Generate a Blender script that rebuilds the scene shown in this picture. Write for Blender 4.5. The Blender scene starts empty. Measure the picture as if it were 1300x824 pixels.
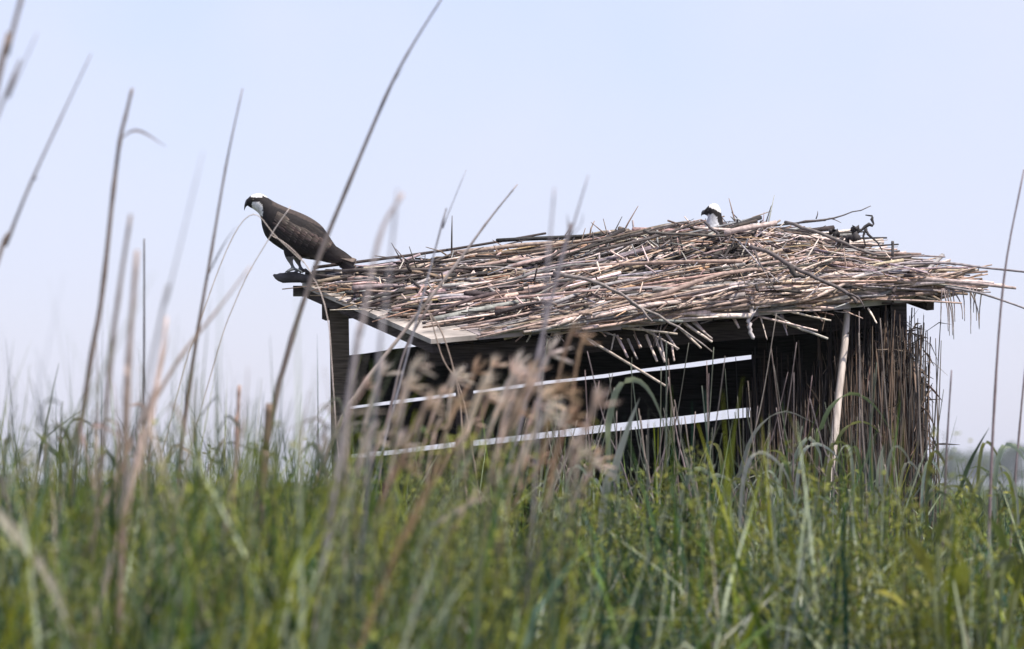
import bpy, math, random
import numpy as np
from mathutils import Vector, Matrix, noise as mnoise

R = random.Random(11)
NR = np.random.default_rng(7)
scene = bpy.context.scene
COL = scene.collection

# ------------------------------------------------------------------ camera
CAM_D, EYE, FPX = 24.0, 1.5, 7200.0        # 24 m to the blind, eye 1.5 m above the marsh
cam = bpy.data.cameras.new('camera')
camo = bpy.data.objects.new('camera', cam); COL.objects.link(camo)
camo.location = (0, -CAM_D, EYE); camo.rotation_euler = (math.radians(90), 0, 0)
cam.sensor_width = 36; cam.lens = 36 * FPX / 1300
cam.shift_y = (610 - 412) / 1300
cam.clip_start = 0.3; cam.clip_end = 9000
cam.dof.use_dof = True; cam.dof.focus_distance = 24.2; cam.dof.aperture_fstop = 6.3
scene.camera = camo

# ------------------------------------------------------------------ sky, sun, exposure
SUNV = Vector((0.42, -0.28, 0.86)).normalized()          # direction towards the sun
sun_el = math.asin(SUNV.z); sun_az = math.atan2(SUNV.x, SUNV.y)
w = bpy.data.worlds.new('World'); scene.world = w; w.use_nodes = True
nt = w.node_tree; nt.nodes.clear()
sky = nt.nodes.new('ShaderNodeTexSky'); sky.sky_type = 'NISHITA'; sky.sun_disc = False
sky.sun_elevation = sun_el; sky.sun_rotation = sun_az
sky.altitude = 0; sky.air_density = 1.0; sky.dust_density = 0.5; sky.ozone_density = 4.0
tint = nt.nodes.new('ShaderNodeMix'); tint.data_type = 'RGBA'; tint.blend_type = 'MULTIPLY'
tint.inputs['Factor'].default_value = 1.0
tint.inputs['B'].default_value = (0.87, 0.80, 1.04, 1)
bg = nt.nodes.new('ShaderNodeBackground'); bg.inputs['Strength'].default_value = 0.15
wo = nt.nodes.new('ShaderNodeOutputWorld')
nt.links.new(sky.outputs[0], tint.inputs['A']); 
# a thin milky veil of high cloud over the whole sky, slightly uneven
veil = nt.nodes.new('ShaderNodeMix'); veil.data_type = 'RGBA'; veil.inputs['B'].default_value = (4.45, 4.65, 5.6, 1)
gtc = nt.nodes.new('ShaderNodeTexCoord'); vn = nt.nodes.new('ShaderNodeTexNoise'); vn.inputs['Scale'].default_value = 15.0; vn.inputs['Detail'].default_value = 3
vr = nt.nodes.new('ShaderNodeMapRange'); vr.inputs['From Min'].default_value = 0.3; vr.inputs['From Max'].default_value = 0.7
vr.inputs['To Min'].default_value = 0.40; vr.inputs['To Max'].default_value = 0.85
nt.links.new(gtc.outputs['Generated'], vn.inputs['Vector']); nt.links.new(vn.outputs['Fac'], vr.inputs['Value'])
nt.links.new(vr.outputs[0], veil.inputs['Factor']); nt.links.new(tint.outputs['Result'], veil.inputs['A'])
nt.links.new(veil.outputs['Result'], bg.inputs[0])
nt.links.new(bg.outputs[0], wo.inputs[0])
sun = bpy.data.lights.new('sun', 'SUN'); sun.energy = 5.0; sun.angle = math.radians(0.5)
sun.color = (1.0, 0.93, 0.85)
suno = bpy.data.objects.new('sun', sun); COL.objects.link(suno)
suno.rotation_euler = SUNV.to_track_quat('Z', 'Y').to_euler(); suno.location = SUNV * 30
vs = scene.view_settings
vs.view_transform = 'Standard'; vs.look = 'None'; vs.exposure = 0.27; vs.gamma = 1.0; vs.use_curve_mapping = False
scene.cycles.max_bounces = 6; scene.cycles.transparent_max_bounces = 4
scene.cycles.volume_bounces = 0

# ------------------------------------------------------------------ helpers
def at(px, py, y):
    """a point y metres beyond the blind's front-right corner, from a place in the 1300 x 824 view"""
    d = CAM_D + y
    return Vector(((px - 650) / FPX * d, y, EYE + (610 - py) / FPX * d))

def mat(name, rough=0.8, nscale=40.0, namp=0.35, bump=0.3, transl=0.0, spec=0.3, rand=0.0, stretch=None):
    m = bpy.data.materials.new(name); m.use_nodes = True
    t = m.node_tree; N = t.nodes; L = t.links; N.clear()
    out = N.new('ShaderNodeOutputMaterial'); p = N.new('ShaderNodeBsdfPrincipled')
    p.inputs['Roughness'].default_value = rough
    p.inputs['Specular IOR Level'].default_value = spec
    c = N.new('ShaderNodeVertexColor'); c.layer_name = 'Col'
    tc = N.new('ShaderNodeTexCoord'); no = N.new('ShaderNodeTexNoise')
    no.inputs['Scale'].default_value = nscale; no.inputs['Detail'].default_value = 5
    if stretch:
        mp = N.new('ShaderNodeMapping'); mp.inputs['Scale'].default_value = stretch
        L.new(tc.outputs['Object'], mp.inputs[0]); L.new(mp.outputs[0], no.inputs['Vector'])
    else:
        L.new(tc.outputs['Object'], no.inputs['Vector'])
    mr = N.new('ShaderNodeMapRange')
    mr.inputs['From Min'].default_value = 0.3; mr.inputs['From Max'].default_value = 0.7
    mr.inputs['To Min'].default_value = 1 - namp; mr.inputs['To Max'].default_value = 1 + namp
    L.new(no.outputs['Fac'], mr.inputs['Value'])
    fac = mr.outputs[0]
    if rand:
        oi = N.new('ShaderNodeObjectInfo'); m2 = N.new('ShaderNodeMapRange')
        m2.inputs['To Min'].default_value = 1 - rand; m2.inputs['To Max'].default_value = 1 + rand
        L.new(oi.outputs['Random'], m2.inputs['Value'])
        mm = N.new('ShaderNodeMath'); mm.operation = 'MULTIPLY'
        L.new(fac, mm.inputs[0]); L.new(m2.outputs[0], mm.inputs[1]); fac = mm.outputs[0]
    vm = N.new('ShaderNodeVectorMath'); vm.operation = 'SCALE'
    L.new(c.outputs['Color'], vm.inputs[0]); L.new(fac, vm.inputs['Scale'])
    L.new(vm.outputs[0], p.inputs['Base Color'])
    if bump:
        b = N.new('ShaderNodeBump'); b.inputs['Strength'].default_value = bump; b.inputs['Distance'].default_value = 0.004
        L.new(no.outputs['Fac'], b.inputs['Height']); L.new(b.outputs[0], p.inputs['Normal'])
    if transl:
        tr = N.new('ShaderNodeBsdfTranslucent'); mx = N.new('ShaderNodeMixShader')
        mx.inputs[0].default_value = transl
        L.new(vm.outputs[0], tr.inputs['Color'])
        L.new(p.outputs[0], mx.inputs[1]); L.new(tr.outputs[0], mx.inputs[2]); L.new(mx.outputs[0], out.inputs[0])
    else:
        L.new(p.outputs[0], out.inputs[0])
    return m

M = dict(
    stick=mat('dry_stick', 0.75, 55, 0.4, 0.5, rand=0.25),
    reed=mat('reed_stalk', 0.6, 35, 0.25, 0.2, rand=0.15),
    plank=mat('weathered_plank', 0.9, 9, 0.45, 0.6, spec=0.04, rand=0.2, stretch=(1, 1, 14)),
    roof=mat('roof_wood', 0.8, 7, 0.55, 0.6, rand=0.15),
    blade=mat('grass_blade', 0.36, 5, 0.35, 0.0, transl=0.22, spec=0.26),
    dry=mat('dry_blade', 0.6, 25, 0.3, 0.1, transl=0.25, spec=0.3),
    leaf=mat('herb_leaf', 0.5, 12, 0.3, 0.0, transl=0.3, spec=0.22),
    feather=mat('feather', 0.75, 90, 0.25, 0.2, spec=0.2),
    beak=mat('beak_horn', 0.35, 60, 0.15, 0.0, spec=0.5),
    bark=mat('bark', 0.9, 30, 0.4, 0.7),
    pole=mat('pole_wood', 0.8, 14, 0.3, 0.25, stretch=(6, 6, .5)),
    arch=mat('arching_blade', 0.42, 5, 0.3, 0.0, transl=0.48, spec=0.5),
    crown=mat('tree_leaf', 0.6, 1, 0.35, 0.0, transl=0.2),
)

class MB:
    def __init__(s): s.v = []; s.f = []; s.c = []
    def add(s, vs, fs, cs):
        o = len(s.v); s.v += [tuple(v) for v in vs]; s.f += [tuple(i + o for i in f) for f in fs]
        if isinstance(cs, tuple): cs = [cs] * len(vs)
        s.c += cs
    def tube(s, pts, rad, col, sides=6, col2=None):
        pts = [Vector(p) for p in pts]; n = len(pts); vs = []; fs = []; cs = []
        t0 = (pts[1] - pts[0]).normalized()
        ref = Vector((0, 0, 1)) if abs(t0.z) < 0.9 else Vector((1, 0, 0))
        a = t0.cross(ref).normalized()
        for i, p in enumerate(pts):
            t = (pts[min(i + 1, n - 1)] - pts[max(i - 1, 0)]).normalized()
            a = (a - t * a.dot(t)).normalized(); b = t.cross(a)
            r = rad[i] if hasattr(rad, '__len__') else rad
            for k in range(sides):
                an = 2 * math.pi * k / sides
                vs.append(p + (a * math.cos(an) + b * math.sin(an)) * r)
                f = i / (n - 1)
                cs.append(col if col2 is None else tuple(col[j] * (1 - f) + col2[j] * f for j in range(3)))
        for i in range(n - 1):
            for k in range(sides):
                k2 = (k + 1) % sides
                fs.append((i * sides + k, i * sides + k2, (i + 1) * sides + k2, (i + 1) * sides + k))
        fs.append(tuple(reversed(range(sides)))); fs.append(tuple(range((n - 1) * sides, n * sides)))
        s.add(vs, fs, cs)
    def ribbon(s, pts, wid, col, side=None, fold=0.25, col2=None):
        pts = [Vector(p) for p in pts]; n = len(pts); vs = []; fs = []; cs = []
        for i, p in enumerate(pts):
            t = (pts[min(i + 1, n - 1)] - pts[max(i - 1, 0)]).normalized()
            sd = Vector(side) if side is not None else Vector((1, 0.3, 0))
            sd = (sd - t * sd.dot(t)).normalized(); nn = t.cross(sd)
            h = wid[i] / 2
            vs += [p - sd * h + nn * h * fold * 2, p, p + sd * h + nn * h * fold * 2]
            f = i / (n - 1)
            cc = col if col2 is None else tuple(col[j] * (1 - f) + col2[j] * f for j in range(3))
            cs += [cc] * 3
        for i in range(n - 1):
            for k in (0, 1):
                fs.append((i * 3 + k, i * 3 + k + 1, i * 3 + k + 4, i * 3 + k + 3))
        s.add(vs, fs, cs)
    def box(s, o, ex, ey, ez, col):
        """box from corner o with edge vectors"""
        o, ex, ey, ez = map(Vector, (o, ex, ey, ez))
        vs = [o, o + ex, o + ex + ey, o + ey, o + ez, o + ex + ez, o + ex + ey + ez, o + ey + ez]
        s.add(vs, [(0, 3, 2, 1), (4, 5, 6, 7), (0, 1, 5, 4), (1, 2, 6, 5), (2, 3, 7, 6), (3, 0, 4, 7)], col)
    def mesh(s, name, m, smooth=True):
        me = bpy.data.meshes.new(name); me.from_pydata(s.v, [], s.f)
        a = me.color_attributes.new('Col', 'FLOAT_COLOR', 'POINT')
        arr = np.ones((len(s.v), 4), np.float32); arr[:, :3] = np.array(s.c, np.float32).reshape(-1, 3)
        a.data.foreach_set('color', arr.ravel())
        if smooth: me.polygons.foreach_set('use_smooth', [True] * len(me.polygons))
        me.materials.append(m); me.update()
        return me
    def build(s, name, m, parent=None, smooth=True):
        return link(name, s.mesh(name, m, smooth), parent)

def link(name, data, parent=None, mw=None):
    o = bpy.data.objects.new(name, data); COL.objects.link(o)
    if parent is not None: o.parent = parent
    if mw is not None: o.matrix_world = mw
    return o

def tag(o, label=None, cat=None, group=None, kind=None):
    if label: o['label'] = label
    if cat: o['category'] = cat
    if group: o['group'] = group
    if kind: o['kind'] = kind
    return o

def empty(name, loc=(0, 0, 0)):
    o = link(name, None); o.location = loc; o.empty_display_size = 0.1
    return o

def local(parent, pts):
    l = Vector(parent.location)
    return [Vector(p) - l for p in pts]

def smooth_path(pts, n):
    """Catmull-Rom through pts, n samples"""
    P = [Vector(p) for p in pts]; P = [P[0] * 2 - P[1]] + P + [P[-1] * 2 - P[-2]]
    out = []; segs = len(P) - 3
    for i in range(n):
        u = i / (n - 1) * segs; k = min(int(u), segs - 1); t = u - k
        a, b, c, d = P[k:k + 4]
        out.append(0.5 * ((2 * b) + (c - a) * t + (2 * a - 5 * b + 4 * c - d) * t * t + (3 * b - a - 3 * c + d) * t ** 3))
    return out

def jit(c, s=0.15, rr=R):
    k = 1 + rr.uniform(-s, s)
    return tuple(max(0.005, x * k * (1 + rr.uniform(-s, s) * 0.3)) for x in c)

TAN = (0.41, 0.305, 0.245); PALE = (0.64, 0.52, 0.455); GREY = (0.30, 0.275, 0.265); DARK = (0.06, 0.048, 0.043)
ORANGE = (0.42, 0.27, 0.165); BROWN = (0.20, 0.145, 0.11)

# ------------------------------------------------------------------ ground
def ground():
    m = bpy.data.materials.new('marsh_ground'); m.use_nodes = True
    t = m.node_tree; p = t.nodes['Principled BSDF']; p.inputs['Roughness'].default_value = 0.95
    no = t.nodes.new('ShaderNodeTexNoise'); no.inputs['Scale'].default_value = 0.6; no.inputs['Detail'].default_value = 8
    tc = t.nodes.new('ShaderNodeTexCoord'); t.links.new(tc.outputs['Object'], no.inputs['Vector'])
    cr = t.nodes.new('ShaderNodeValToRGB')
    cr.color_ramp.elements[0].position = 0.35; cr.color_ramp.elements[0].color = (0.035, 0.045, 0.02, 1)
    cr.color_ramp.elements[1].position = 0.7; cr.color_ramp.elements[1].color = (0.075, 0.09, 0.04, 1)
    t.links.new(no.outputs['Fac'], cr.inputs[0]); t.links.new(cr.outputs[0], p.inputs['Base Color'])
    n = 60; xs = np.sign(np.linspace(-1, 1, n)) * np.abs(np.linspace(-1, 1, n)) ** 3 * 2400
    ys = np.linspace(0, 1, n) ** 3 * 2980 - 50
    vs = [(x, y, 0.05 * mnoise.noise((x * .2, y * .2, 0)) - 0.03) for y in ys for x in xs]
    fs = [(j * n + i, j * n + i + 1, (j + 1) * n + i + 1, (j + 1) * n + i) for j in range(n - 1) for i in range(n - 1)]
    me = bpy.data.meshes.new('ground'); me.from_pydata(vs, [], fs); me.materials.append(m)
    me.polygons.foreach_set('use_smooth', [True] * len(me.polygons))
    tag(link('ground', me), 'flat green marsh ground under the tall grass', 'ground', kind='structure')
ground()

# ------------------------------------------------------------------ duck blind
FL = at(545, 437, -1.0); FR = at(1190, 381, 0.0); RL = at(383, 366, 0.32)
U = FR - FL; V = RL - FL; RR = FR + V
NRM = U.cross(V).normalized()
if NRM.z < 0: NRM = -NRM
Un, Vn = U.normalized(), V.normalized()
UL, VL = U.length, V.length
def roof(u, v, h=0.0): return FL + U * u + V * v + NRM * h

blind = empty('hunting_blind', (FL.x + 1.0, 0.2, 0))
tag(blind, 'dilapidated dark plank hunting blind with a sloping roof under the nest', 'blind')
roof_part = link('roof', None, blind)
roof_part.location = (0, 0, 0)
BO = Vector(blind.location)
def bpart(mb, name, m, parent=blind, smooth=False):
    mb.v = [tuple(Vector(v) - BO) for v in mb.v]
    return mb.build(name, m, parent, smooth)

nb = 11
for i in range(nb):
    u0 = i / nb + 0.0015; u1 = (i + 1) / nb - 0.0015
    ex = U * (u1 - u0); v0 = R.uniform(-0.02, 0.01); v1 = 1 + R.uniform(-0.02, 0.02)
    mb = MB(); mb.box(roof(u0, v0, R.uniform(-0.003, 0.003)), ex, V * (v1 - v0), NRM * 0.02, jit((0.36, 0.315, 0.285), 0.15))
    bpart(mb, 'roof_board', M['roof'], roof_part)
# rafters under the boards
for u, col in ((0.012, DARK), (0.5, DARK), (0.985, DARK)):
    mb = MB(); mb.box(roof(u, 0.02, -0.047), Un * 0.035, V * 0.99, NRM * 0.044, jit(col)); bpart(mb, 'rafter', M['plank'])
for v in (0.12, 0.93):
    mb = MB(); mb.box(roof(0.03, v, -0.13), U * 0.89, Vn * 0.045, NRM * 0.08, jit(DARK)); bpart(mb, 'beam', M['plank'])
# stub of the rear beam that juts past the roof corner
mb = MB(); mb.box(at(372, 376, 0.33), (0.10, 0.004, 0), (0, 0.05, 0), (0, 0, 0.045), (0.06, 0.05, 0.045)); bpart(mb, 'beam_end', M['plank'])

# corner posts
def post(px_t, py_t, y, px_b, wpx, col):
    top = at(px_t, py_t, y); d = CAM_D + y; wd = wpx / FPX * d
    bot = Vector(((px_b - 650) / FPX * d, y, -0.1))
    mb = MB(); e = top - bot
    mb.box(bot - Vector((wd / 2, 0, 0)), (wd, 0, 0), (0, wd * 0.8, 0), e, jit(col))
    bpart(mb, 'post', M['plank'])
    return bot, top
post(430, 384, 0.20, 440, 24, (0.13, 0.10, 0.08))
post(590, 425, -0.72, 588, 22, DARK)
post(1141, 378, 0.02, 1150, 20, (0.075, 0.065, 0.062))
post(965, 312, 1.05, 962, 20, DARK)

# rear plank wall: the planks leave two open gaps
def wall_pt(t, py0, py1, dy=0.0):
    """t 0..1 along the rear wall; py at its left and right ends"""
    px = 428 + (962 - 428) * t; y = 0.27 + (1.03 - 0.27) * t
    py = py0 + (py1 - py0) * t
    return at(px, py, y + dy)
def wall_plank(l_top, l_bot, r_top, r_bot, t0=0.0, t1=1.0, dy=0.0, col=DARK):
    mb = MB(); cc = jit(col); n = 14; vs = []; fs = []
    dirv = wall_pt(1, l_bot, r_bot) - wall_pt(0, l_bot, r_bot); nn = Vector((-dirv.y, dirv.x, 0)).normalized() * 0.022
    sd = R.uniform(0, 50)
    for i in range(n + 1):
        t = t0 + (t1 - t0) * i / n
        e0 = 1.6 * mnoise.noise((t * 9 + sd, 1, 0)) + R.uniform(-.5, .5); e1 = 1.6 * mnoise.noise((t * 9 + sd, 7, 0)) + R.uniform(-.5, .5)
        p = wall_pt(t, l_bot + e0, r_bot + e0, dy); q = wall_pt(t, l_top + e1, r_top + e1, dy)
        vs += [p, q, p + nn, q + nn]
    for i in range(n):
        k = i * 4; fs += [(k, k + 4, k + 5, k + 1), (k + 2, k + 3, k + 7, k + 6), (k, k + 2, k + 6, k + 4), (k + 1, k + 5, k + 7, k + 3)]
    fs += [(0, 1, 3, 2), (n * 4, n * 4 + 2, n * 4 + 3, n * 4 + 1)]
    mb.add(vs, fs, cc)
    bpart(mb, 'wall_plank', M['plank'])
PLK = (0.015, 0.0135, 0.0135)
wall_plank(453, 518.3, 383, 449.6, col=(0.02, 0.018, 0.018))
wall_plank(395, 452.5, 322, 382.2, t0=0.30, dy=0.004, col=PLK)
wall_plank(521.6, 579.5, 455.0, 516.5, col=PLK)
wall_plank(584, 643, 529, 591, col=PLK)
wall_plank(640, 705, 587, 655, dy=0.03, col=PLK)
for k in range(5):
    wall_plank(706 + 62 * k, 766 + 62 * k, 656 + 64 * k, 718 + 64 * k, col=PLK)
# right-hand side wall, seen from inside through the open front
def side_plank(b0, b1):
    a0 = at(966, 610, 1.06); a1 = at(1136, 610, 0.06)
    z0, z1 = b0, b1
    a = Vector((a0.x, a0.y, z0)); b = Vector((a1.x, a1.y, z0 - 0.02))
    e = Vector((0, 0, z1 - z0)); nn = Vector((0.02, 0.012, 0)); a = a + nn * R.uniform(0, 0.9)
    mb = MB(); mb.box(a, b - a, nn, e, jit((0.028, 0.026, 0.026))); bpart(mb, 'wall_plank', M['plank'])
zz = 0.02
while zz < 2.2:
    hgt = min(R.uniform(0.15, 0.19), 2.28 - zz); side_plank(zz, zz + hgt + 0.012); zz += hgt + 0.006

# reed screen tied round the right end
screen = link('reed_screen', None, blind)
def reed_variant(k):
    mb = MB(); n = 6; pts = []; rad = []
    bx, by = R.uniform(-.02, .02), R.uniform(-.02, .02)
    for i in range(n):
        t = i / (n - 1)
        pts.append((bx * math.sin(t * 3.1) + R.uniform(-.004, .004), by * math.sin(t * 2.7) + R.uniform(-.004, .004), t)); rad.append(1.0 - 0.45 * t)
    base = [(0.06, 0.04, 0.03), (0.10, 0.066, 0.046), (0.025, 0.021, 0.02), (0.035, 0.029, 0.026)][k % 4]
    for i in range(n): rad[i] *= 0.0065
    mb.tube(pts, rad, jit(base), 5)
    return mb.mesh('screen_reed', M['reed'])
RV = [reed_variant(k) for k in range(12)]
sm = MB()
def screen_reed(i, ind):
    s = R.random()
    if s < 0.42:                                       # outside of the side wall, bulging to the right
        t = R.random(); a0 = at(1150, 610, 0.02); a1 = at(1000, 610, 1.0)
        b = a0.lerp(a1, t); off = R.triangular(0.02, 0.20, 0.08); b.x += off; topz = R.triangular(1.4, 2.2 - off * 1.6, 1.9 - off); lx = -off * .55 - abs(R.gauss(0, .05))
    else:                                              # round the front corner
        px = R.uniform(962, 1176) if R.random() < .6 else R.triangular(1060, 1178, 1165); b = at(px, 610, -0.03 + R.uniform(-0.07, 0.04)); lx = R.gauss(-0.02, 0.07) - max(0, px - 1140) * .0022
        topz = R.triangular(1.4, 2.26, 2.12) if px > 1060 else R.triangular(1.3, 2.15, 1.75)
    b.z = -0.02
    top = Vector((b.x + lx, b.y + R.gauss(0, 0.03), topz))
    if ind:
        o = link('reed', R.choice(RV), screen)
        dvec = top - b
        q = dvec.to_track_quat('Z', 'Y'); rr = R.uniform(0.6, 1.25)
        o.matrix_world = Matrix.Translation(b - BO) @ q.to_matrix().to_4x4() @ Matrix.Diagonal((rr, rr, dvec.length, 1))
        o.matrix_parent_inverse = Matrix.Identity(4)
    else:
        mid = b.lerp(top, 0.55) + Vector((R.gauss(0, .03), R.gauss(0, .02), 0))
        sm.tube([p - BO for p in (b, mid, top)], [0.006, 0.005, 0.0015], jit(R.choice([(0.05, 0.036, 0.028), (0.085, 0.057, 0.04), (0.022, 0.019, 0.018), (0.018, 0.016, 0.016)])), 4)
for i in range(220): screen_reed(i, True)
for i in range(1900): screen_reed(i, False)
for i in range(700):                                   # torn leaves and broken bits caught among the reeds
    px = R.triangular(1040, 1180, 1165); p = at(px, 610, R.uniform(-.12, .1)); p.z = R.uniform(1.3, 2.15)
    d = Vector((R.gauss(0, .5), R.gauss(0, .3), R.gauss(-.5, .6))).normalized() * R.uniform(.04, .15)
    c = jit(R.choice([(0.08, 0.052, 0.037), (0.15, 0.10, 0.07), (0.03, 0.025, 0.022), (.2, .15, .11)]), .25)
    sm.ribbon([p - BO, p + d * .5 + Vector((0, 0, R.gauss(.01, .01))) - BO, p + d - BO], [.004, .009, .002], c, side=(R.gauss(0, 1), R.gauss(0, 1), .3))
tag(sm.build('reed_mass', M['reed'], screen), kind='stuff')

# pale pole that leans under the eave
def pole():
    a = at(1058, 640, -0.22); b = at(1077, 388, -0.12); a2 = a + (a - b) * 3.0; a2.z = -0.05
    o = empty('leaning_pole', a2)
    pts = [a2.lerp(b, t) + Vector((R.gauss(0, .003), 0, 0)) for t in (0, .25, .5, .65, .75, .85, .93, 1)]
    mb = MB(); mb.tube(local(o, pts), [.018, .018, .017, .0165, .0172, .0155, .015, .013], (0.62, 0.53, 0.46), 8)
    mb.build('shaft', M['pole'], o)
    tag(o, 'pale straight weathered pole leaning upright under the right end of the eave', 'pole')
pole()

# ------------------------------------------------------------------ the nest on the roof
def mound(u, v):
    h = 0.014 + 0.024 * min(1, max(0, u) / 0.6)
    h += 0.132 * math.exp(-((u - 0.74) / 0.27) ** 2 - ((v - 0.55) / 0.55) ** 2)
    h += 0.028 * math.exp(-((u - 0.30) / 0.24) ** 2 - ((v - 0.80) / 0.45) ** 2)
    h += 0.055 * math.exp(-((v - 0.02) / 0.16) ** 2) * (1 if u > 0.35 else max(0, (u - 0.15) / 0.2))
    h *= min(1, max(0.12, (u + 0.06) / 0.25)) if v < 0.7 else min(1, max(0.3, (u + 0.08) / 0.2))
    h *= 1 + 0.35 * mnoise.noise((u * 9, v * 5, 3)) + 0.2 * mnoise.noise((u * 22, v * 11, 8))
    if u > 0.88: h *= max(0.35, 1 - (u - 0.88) * 2.6)
    return max(0.012, h)

def bare(u, v):      # the uncovered boards by the front-left corner
    return (u < 0.27 and v < 0.40 * (1 - u / 0.27) + 0.02) or u < 0.035

def stick_variant(k, reedlike):
    mb = MB(); n = 6 if reedlike else 7; pts = []; rad = []
    amp = 0.009 if reedlike else R.uniform(0.02, 0.075); ph = R.uniform(0, 6)
    for i in range(n):
        t = i / (n - 1)
        pts.append((t - 0.5, amp * math.sin(t * R.uniform(3, 5) + ph) + R.gauss(0, amp * .2), amp * 0.7 * math.cos(t * 4 + ph)))
        r = 1 - (0.30 if reedlike else 0.55) * t
        if not reedlike: r *= R.uniform(0.85, 1.2)
        rad.append(r)
    return pts, rad

def put_stick(p0, p1, r, col, reedlike=True, bend=0.0):
    """absolute path and radii of one stick"""
    pts, rad = stick_variant(0, reedlike)
    d = p1 - p0; q = d.to_track_quat('X', 'Z').to_matrix()
    c = (p0 + p1) / 2
    P = []
    for (x, y, z) in pts:
        w_ = c + q @ Vector((x * d.length, y * d.length, z * d.length))
        w_.z -= bend * (x * 2) ** 2
        P.append(w_)
    return P, [max(0.0016, k * r) for k in rad]

nest = empty('osprey_nest', roof(0.6, 0.5))
tag(nest, 'broad untidy nest of pale reed stalks and sticks heaped over the roof', 'nest')
NO = Vector(nest.location)
def pick_col():
    x = R.random()
    if x < 0.36: return jit(TAN, 0.25)
    if x < 0.56: return jit(PALE, 0.2)
    if x < 0.72: return jit(GREY, 0.35)
    if x < 0.80: return jit(ORANGE, 0.25)
    return jit(DARK, 0.4)

def nest_stick(layer_lo, layer_hi, lmin, lmax, edge=False):
    for _ in range(40):
        u = R.uniform(0.0, 1.0); v = R.random() ** 0.9 * 1.04
        if edge: v = abs(R.gauss(0, 0.05)) - 0.03; u = R.uniform(0.16, 1.02)
        if not bare(u, v): break
    reedlike = R.random() < 0.62
    L = R.uniform(lmin, lmax) * (1.0 if reedlike else 0.7)
    an = R.gauss(0, 0.16) if R.random() < 0.72 else R.gauss(0, 0.75)
    if edge: an = R.gauss(0, 0.06)
    du, dv = math.cos(an) * L / UL / 2, math.sin(an) * L / VL / 2
    lay = R.uniform(layer_lo, layer_hi)
    ends = []
    for s in (-1, 1):
        uu, vv = u + s * du, v + s * dv
        if edge: vv = max(vv, -0.06)
        vv = min(max(vv, -0.10), 1.02); uu = min(max(uu, R.uniform(0.0, 0.06)), 1.10)
        hh = 0.022 + mound(min(max(uu, 0), 1), min(max(vv, 0), 1)) * lay + R.gauss(0, 0.022)
        if edge: hh -= R.uniform(0, 0.03)
        ends.append(roof(uu, vv, max(hh, 0.024)))
    if R.random() < 0.5: ends.reverse()
    r = R.triangular(0.0028, 0.0115, 0.0045) if reedlike else R.triangular(0.0035, 0.014, 0.006)
    return put_stick(ends[0], ends[1], r, None, reedlike), pick_col() if reedlike else jit(R.choice([GREY, DARK, BROWN, TAN]), 0.25)

def part_stick(P, rad, col, name='stick', sides=6):
    mb = MB(); mb.tube([p - NO for p in P], rad, col, sides)
    return mb.build(name, M['stick'], nest)
for i in range(170):
    (P, rad), c = nest_stick(0.86, 1.10, 0.4, 1.35); part_stick(P, rad, c)
for i in range(60):
    (P, rad), c = nest_stick(0.5, 1.0, 0.5, 1.3, edge=True); part_stick(P, rad, jit(R.choice([TAN, PALE, TAN, GREY])))
mass = MB()
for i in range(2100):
    (P, rad), c = nest_stick(0.05, 0.95, 0.2, 0.8); mass.tube([p - NO for p in P], rad, jit(R.choice([DARK, (.03, .026, .024), (.03, .026, .024), BROWN, GREY, (.045, .037, .033), c]), .3), 5)  # buried sticks coloured darker to deepen the shaded gaps in the pile
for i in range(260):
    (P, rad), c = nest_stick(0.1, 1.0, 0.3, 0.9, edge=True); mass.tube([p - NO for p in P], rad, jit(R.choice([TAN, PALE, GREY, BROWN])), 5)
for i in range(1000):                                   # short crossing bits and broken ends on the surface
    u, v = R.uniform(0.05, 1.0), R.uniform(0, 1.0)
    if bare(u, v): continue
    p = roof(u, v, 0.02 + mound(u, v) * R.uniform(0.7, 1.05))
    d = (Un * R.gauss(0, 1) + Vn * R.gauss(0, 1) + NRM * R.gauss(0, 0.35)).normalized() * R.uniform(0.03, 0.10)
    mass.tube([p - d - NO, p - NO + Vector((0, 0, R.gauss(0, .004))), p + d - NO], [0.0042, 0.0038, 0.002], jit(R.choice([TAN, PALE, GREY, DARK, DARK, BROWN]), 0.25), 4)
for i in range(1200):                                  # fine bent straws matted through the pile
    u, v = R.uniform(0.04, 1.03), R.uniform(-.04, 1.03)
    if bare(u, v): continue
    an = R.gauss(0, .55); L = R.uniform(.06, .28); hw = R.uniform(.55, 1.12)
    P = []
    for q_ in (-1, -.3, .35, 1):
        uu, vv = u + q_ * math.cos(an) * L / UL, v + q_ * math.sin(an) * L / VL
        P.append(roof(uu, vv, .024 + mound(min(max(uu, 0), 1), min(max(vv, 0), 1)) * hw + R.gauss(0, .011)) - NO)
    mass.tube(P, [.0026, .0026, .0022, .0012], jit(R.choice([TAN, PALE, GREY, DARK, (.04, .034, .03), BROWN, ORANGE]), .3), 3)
for i in range(60):                                    # twigs that stick up along the crest
    u = R.choice([R.uniform(.12, .66), R.uniform(.12, .66), R.uniform(.86, .97)]); p = roof(u, R.uniform(.75, 1.0), .02 + mound(u, .9) * .8)
    d = (Un * R.gauss(0, 1) + Vector((0, 0, R.uniform(.1, .55)))).normalized() * R.uniform(.06, .2); m_ = p + d * .5 + Vector((0, 0, R.gauss(0, .012)))
    mass.tube([p - NO, m_ - NO, p + d - NO], [.0045, .0035, .0015], jit(R.choice([DARK, GREY, BROWN, DARK]), .3), 5)
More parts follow.
